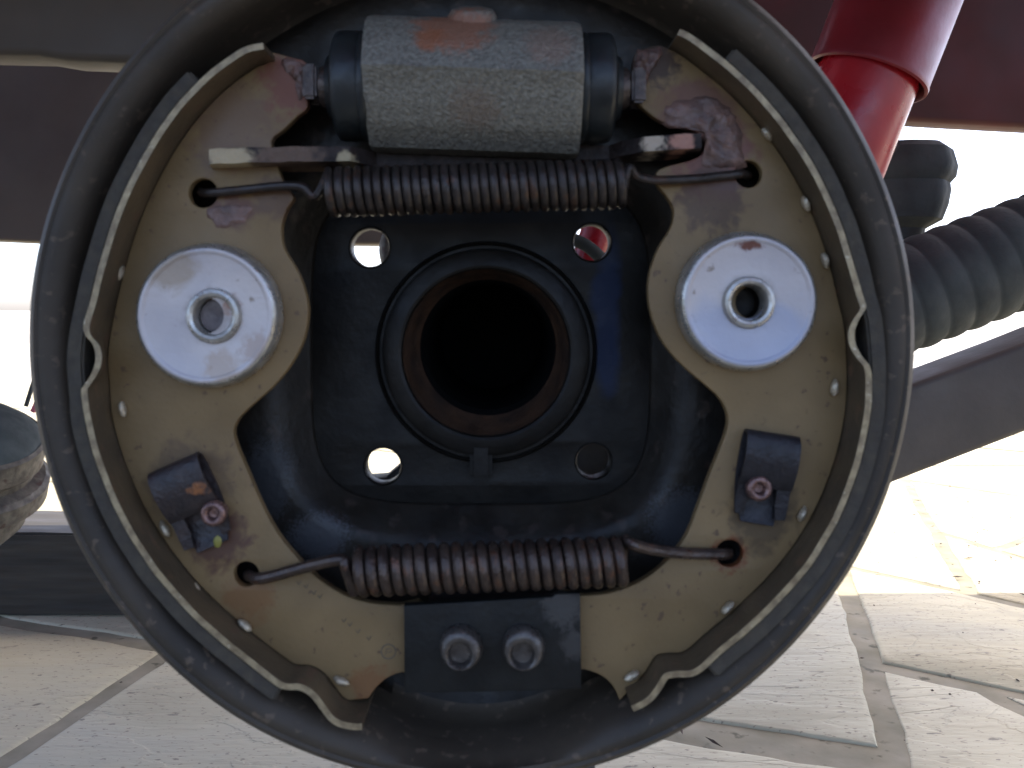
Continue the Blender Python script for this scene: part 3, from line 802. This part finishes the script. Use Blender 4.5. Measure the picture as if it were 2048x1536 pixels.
# ---- hold-down clips
def clip(cx, cy, ang, m, lab):
    """folded leaf spring: local u runs along the leaf (up in the photo), w across it, n towards the camera"""
    A = math.radians(ang); U = Vector((math.sin(A), 0, math.cos(A))); Wd = Vector((math.cos(A), 0, -math.sin(A))); Nn = Vector((0, -1, 0))
    o = W(cx, cy, 0); o.y = 0
    def P(u, w_, n_): return o + U*(u*mm) + Wd*(w_*mm) + Nn*(n_*mm)
    def leaf(path, halfw, th=.55):
        """path = [(u, n, halfwidth scale)]"""
        bm = bmesh.new(); rows = []
        pts = catmull([(p[0], p[1], p[2]) for p in path], 5)
        for i, q in enumerate(pts):
            a, b = pts[max(i-1, 0)], pts[min(i+1, len(pts)-1)]
            t = Vector((b.x-a.x, b.y-a.y)).normalized(); nn = Vector((-t.y, t.x))
            row = []
            for s in (0, 1):
                for w_ in (-1, -.5, 0, .5, 1):
                    j = .12*mnoise.noise(Vector((q.x, q.y, w_*2 + cx)))
                    row.append(bm.verts.new(P(q.x + nn.x*th*s + j*.4, w_*halfw*q.z, q.y + nn.y*th*s - .18*w_*w_ + j)))
            rows.append(row)
        for a, b in zip(rows, rows[1:]):
            for k in range(4):
                bm.faces.new((a[k], a[k+1], b[k+1], b[k])); bm.faces.new((a[5+k], b[5+k], b[6+k], a[6+k]))
            bm.faces.new((a[0], b[0], b[5], a[5])); bm.faces.new((a[4], a[9], b[9], b[4]))
        for r_ in (rows[0], rows[-1]):
            for k in range(4): bm.faces.new((r_[k], r_[k+1], r_[6+k], r_[5+k]))
        return from_bm(bm)
    # one strip: back leaf up from below the pin, rolled over at the top, front leaf down to the pin
    o1 = link('hold_down_clip', leaf([(-7.5, 3.6, .62), (-5, 2.6, .72), (-2, 2.0, .9), (4, 1.9, 1), (11, 2.0, 1), (15.2, 2.8, 1), (16.6, 5.2, 1), (14.8, 7.6, 1), (10, 8.4, 1), (5, 7.2, 1), (2.4, 5.8, 1)], 6.9), m, brake, label=lab, sharp=50)
    for s in (-1, 1):
        bm = bmesh.new()
        vs = []
        for (u, w_, n_) in ((3.2, 3.0, 5.6), (3.2, 6.8, 5.6), (-1.5, 7.0, 4.6), (-5.2, 6.6, 5.4), (-5.6, 3.9, 5.0), (-1.6, 3.7, 4.4)):
            vs.append((u, w_*s, n_))
        a = [bm.verts.new(P(*v)) for v in vs]; b = [bm.verts.new(P(v[0], v[1], v[2]-.6)) for v in vs]
        bm.faces.new(a); bm.faces.new(b[::-1])
        for i in range(len(a)): bm.faces.new((a[i], a[(i+1) % len(a)], b[(i+1) % len(a)], b[i]))
        bmesh.ops.bevel(bm, geom=list(bm.edges), offset=.00015, segments=1, affect='EDGES')
        link('clip_tongue', from_bm(bm), m, o1, smooth=True)
    return o1
cl = clip(412, 1034, -24, M['clip'], 'left clip, leaning and streaked with orange rust')
cr = clip(1514, 985, 9, M['darkclip'], 'right clip, nearly black and upright')
def pin(cx, cy, par):
    c = W(cx, cy, -.0075); c.y = 0; r = 27*S*.96
    prof = [(r*.62, .003), (r*.62, -.0050), (r*.95, -.0054), (r, -.0064), (r*.93, -.0074), (r*.74, -.0080), (r*.52, -.0079), (r*.40, -.0070), (r*.32, -.0062), (0, -.0061)]
    link('pin_head', lathe(prof, c, (0, 1, 0), 32), M['pin'], par, sharp=60)
pin(425, 1028, cl); pin(1520, 978, cr)
M['yellow'] = mat('yellow_paint_dab', (.20, .18, .03), None, 300, .5, 0, .2, 700)
c = W(443, 1077, -.003); bm = bmesh.new(); bmesh.ops.create_icosphere(bm, subdivisions=2, radius=1)
for v in bm.verts: v.co = Vector((v.co.x*.0011, v.co.y*.0004, v.co.z*.0016)) + Vector((c.x, -.0062, c.z))
link('paint_dab', from_bm(bm), M['yellow'], cl)

# ------------------------------------------------------------------ behind the brake
def axis_pts(a, b, n): return [a.lerp(b, i/n) for i in range(n+1)]
# red shock absorber
ys_ = .17
top, rimc = W(1870, -190, ys_), W(1736, 152, ys_)
ax = (rimc - top).normalized()
kk = S*(CD+ys_)/CD
shock = empty('shock_absorber', rimc + ax*.06, 'red telescopic shock absorber leaning behind the upper right of the plate', 'shock absorber')
ro = 116*kk
link('dust_tube', lathe([(0, -.10), (ro*.9, -.098), (ro, -.094), (ro, -.001), (ro*1.015, .0), (ro*1.01, .0016), (ro*.965, .0022), (ro*.93, .0005), (ro*.93, -.03)], rimc, ax, 64), M['redcap'], shock)
ri = 98*kk
link('damper_body', lathe([(ri, -.03), (ri, .088), (ri*.96, .092), (ri*.5, .094), (0, .094)], rimc, ax, 64), M['redpaint'], shock)
link('mounting_eye', lathe([(.014, -.012), (.014, .012), (.006, .012), (.006, -.012), (.014, -.012)], rimc + ax*.106, (0, 1, 0), 32), M['armpaint'], shock)

# rubber bump stop
yb_ = .26; kb = S*(CD+yb_)/CD; bs = empty('bump_stop', W(1800, 480, yb_), 'black knobbly rubber bump stop between red shock absorber and ribbed hose', 'bump stop')
c = W(1812, 290, yb_)
prof = [(0, 0), (70*kb, 2*kb), (86*kb, 14*kb), (95*kb, 45*kb), (92*kb, 66*kb), (82*kb, 78*kb), (84*kb, 92*kb), (80*kb, 120*kb), (70*kb, 150*kb), (40*kb, 168*kb), (34*kb, 200*kb), (30*kb, 225*kb), (0, 226*kb)]
bm = bmesh.new(); add_lathe(bm, prof, c, (-.03, 0, -1), 48, squash=lambda t: 1 + .03*math.sin(5*t+1) + .02*math.sin(9*t))
link('rubber_buffer', from_bm(bm), M['rubber'], bs)
link('buffer_bracket', box((W(1640, 0, yb_).x, yb_-.02, W(0, 330, yb_).z), (W(1770, 0, yb_).x, yb_+.02, W(0, 300, yb_).z), .001), M['armpaint'], bs)

# ribbed hose
yh = .21; kh = S*(CD+yh)/CD
a, b = W(1600, 672, yh), W(2330, 398, yh); axh = (b-a).normalized(); Lh = (b-a).length
pr = [(0, 0)]
nr_ = int(Lh/(51*kh)*12)
for i in range(nr_+1):
    t = i/nr_; ph = (t*Lh/(51*kh)) % 1
    pr.append(((104 + 7*(abs(math.sin(math.pi*ph))**.6) - 2)*kh, t*Lh))
pr.append((0, Lh))
link('ribbed_hose', lathe(pr, a, axh, 56), M['rubber'], label='thick ribbed black hose running off to the right edge above the flat grey link', cat='hose', sharp=70)

# trailing arm
ya = .30
arm = [(2330, 575), (2330, 762), (2048, 866), (1785, 967), (1500, 1058), (1330, 1075), (1130, 1020), (1120, 870), (1300, 838), (1500, 852), (1820, 772), (2048, 687)]
link('trailing_link', plate([pxo(arm, ya)], ya, ya + .045, .004, 3), M['armpaint'], label='flat grey suspension link sloping up to the right edge below the ribbed hose', cat='suspension link')
link('steel_bracket', plate([pxo([(690, 1012), (690, 962), (770, 956), (830, 905), (1130, 880), (1250, 880), (1250, 1012)], .055)], .055, .066, .001), M['stand'], label='black steel bracket behind the plate, glimpsed through the lower bolt holes', cat='bracket')
# red brace and cable glimpsed through the upper right bolt hole
yr = .13
link('brace_bar', tube(axis_pts(W(1262, 260, yr), W(1138, 640, yr), 8), 34*S*(CD+yr)/CD, 24), M['redpaint'], label='narrow red brace bar glimpsed through the upper right bolt hole', cat='brace bar')
link('brake_cable', tube(catmull([W(1060, 470, .09), W(1150, 480, .09), (W(1215, 530, .09)), W(1300, 640, .10), W(1450, 760, .12)], 6), 13*S*(CD+.09)/CD, 12), M['rubber'], label='black brake cable crossing the red brace behind the plate', cat='cable')
# grey curved pipe glimpsed through the upper left hole
link('brake_pipe', tube(catmull([W(800, 440, .12), W(775, 480, .12), W(775, 520, .12), W(800, 570, .12)], 6), 14*S*(CD+.12)/CD, 14), M['galv'], label='grey metal pipe curving behind the upper left bolt hole', cat='pipe')

# bush housing at the left edge
yl = .10; kl = S*(CD+yl)/CD
bh = empty('suspension_bush', W(-60, 1090, yl), 'pitted grey metal bush housing with dark domed cap at the left edge of the photo', 'bush')
ab = Vector((.30, -.28, .91)).normalized(); cb = W(-62, 866, yl)
link('cap', lathe([(0, 52*kl), (50*kl, 46*kl), (96*kl, 28*kl), (122*kl, 9*kl), (134*kl, 0), (136*kl, -6*kl)], cb, ab, 64), M['teal'], bh)
link('collar', lathe([(134*kl, 2*kl), (141*kl, -4*kl), (142*kl, -50*kl), (136*kl, -58*kl), (130*kl, -60*kl), (130*kl, -76*kl), (150*kl, -84*kl)], cb, ab, 64), M['galv'], bh)
link('housing', lathe([(150*kl, -84*kl), (160*kl, -92*kl), (160*kl, -128*kl), (150*kl, -138*kl), (132*kl, -142*kl), (128*kl, -190*kl), (100*kl, -232*kl), (50*kl, -250*kl), (0, -252*kl)], cb, ab, 64), M['galv'], bh)

# thin ribbed cable and terracotta scrap beyond it
bm = bmesh.new(); a, b = W(74, 742, .35), W(52, 812, .35)
pts = axis_pts(a, b, 60); add_tube(bm, pts, lambda t: (.0011 if int(t*60) % 2 else .0016), 8)
link('ribbed_cable', from_bm(bm), M['rubber'], label='thin ribbed black cable in the bright gap at the left', cat='cable')
link('pink_strap', plate([pxo([(82, 772), (60, 822), (66, 826), (84, 790)], .38)], .38, .384, .0003), mat('pink_strap', (.45, .10, .14), None, 60, .6, 0, 0), label='short pink strap hanging beside thin ribbed cable', cat='strap')
pf = WF(95, 872)
bm = bmesh.new(); add_lathe(bm, [(0, .001), (.035, .001), (.05, .06), (.056, .06), (.056, .072), (.048, .072), (.04, .01), (0, .01)], (pf.x + .04, pf.y, 0), (0, 0, 1), 40)
link('flowerpot', from_bm(bm), M['orange'], label='small terracotta pot on the paving beyond the bush housing', cat='flowerpot', base=True)

# timber on the floor
a, b = WF(-500, 1235), WF(720, 1237)
tb = bmesh.new(); box_bm(tb, (a.x, a.y, .002), (b.x, a.y + .12, .0985), .003)
bmesh.ops.subdivide_edges(tb, edges=[e for e in tb.edges if e.calc_length() > .3], cuts=60)
for v in tb.verts: v.co += mnoise.noise_vector(Vector((v.co.x*25, v.co.y*60, v.co.z*60)))*.0016
tb_o = link('timber_beam', from_bm(tb), M['wood'], label='dark timber beam lying on the paving at the lower left', cat='timber', base=True, sharp=50)

# axle stand under the plate
ysd = .05
cs = W(985, 1520, ysd)
st = empty('axle_stand', (cs.x, ysd, 0), 'black axle stand, just its head showing under the backing plate', 'axle stand')
hw = 205*S*(CD+ysd)/CD
link('saddle', box((cs.x - hw, ysd - .012, cs.z - .02), (cs.x + hw, ysd + .045, cs.z + .001), .003), M['stand'], st)
link('post', lathe([(.017, .07), (.017, cs.z - .018)], (cs.x, ysd + .017, 0), (0, 0, 1), 32), M['stand'], st)
for sx in (-1, 1):
    for sy in (-1, 1):
        link('leg', tube([Vector((cs.x + sx*.012, ysd + .017 + sy*.012, .15)), Vector((cs.x + sx*.075, ysd + .017 + sy*.075, .004))], .008, 12), M['stand'], st)

# ------------------------------------------------------------------ the car above
car = empty('car', (0, 1.0, 0), 'dark red car body seen from below, raised over the brake', 'car')
# inner sill to the left, low
def panel(name, px, y, th, m, bev=.004):
    return link(name, plate([pxo(px, y)], y, y + th, bev), m, car)
panel('sill', [(-1500, -850), (800, -850), (800, 470), (760, 488), (560, 486), (120, 486), (-60, 478), (-600, 472), (-1500, 465)], .95, .05, M['sill'])
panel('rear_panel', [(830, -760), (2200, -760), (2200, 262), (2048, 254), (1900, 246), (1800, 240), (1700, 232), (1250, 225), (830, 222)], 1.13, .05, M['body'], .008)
panel('arch_liner', [(-500, -400), (620, -400), (600, 150), (400, 126), (240, 122), (130, 118), (70, 108), (-120, 104), (-500, 120)], .10, .02, M['liner'], .003)
link('roof', box((-1.3, -.145, 1.33), (.90, 1.13, 1.37), .01), M['redcap'], car)
link('fender', box((-1.3, -.17, .53), (.90, -.15, 1.35), .008), M['redcap'], car)
link('wheel_arch', box((-.42, -.15, .62), (.42, .13, .64), .004), M['liner'], car)
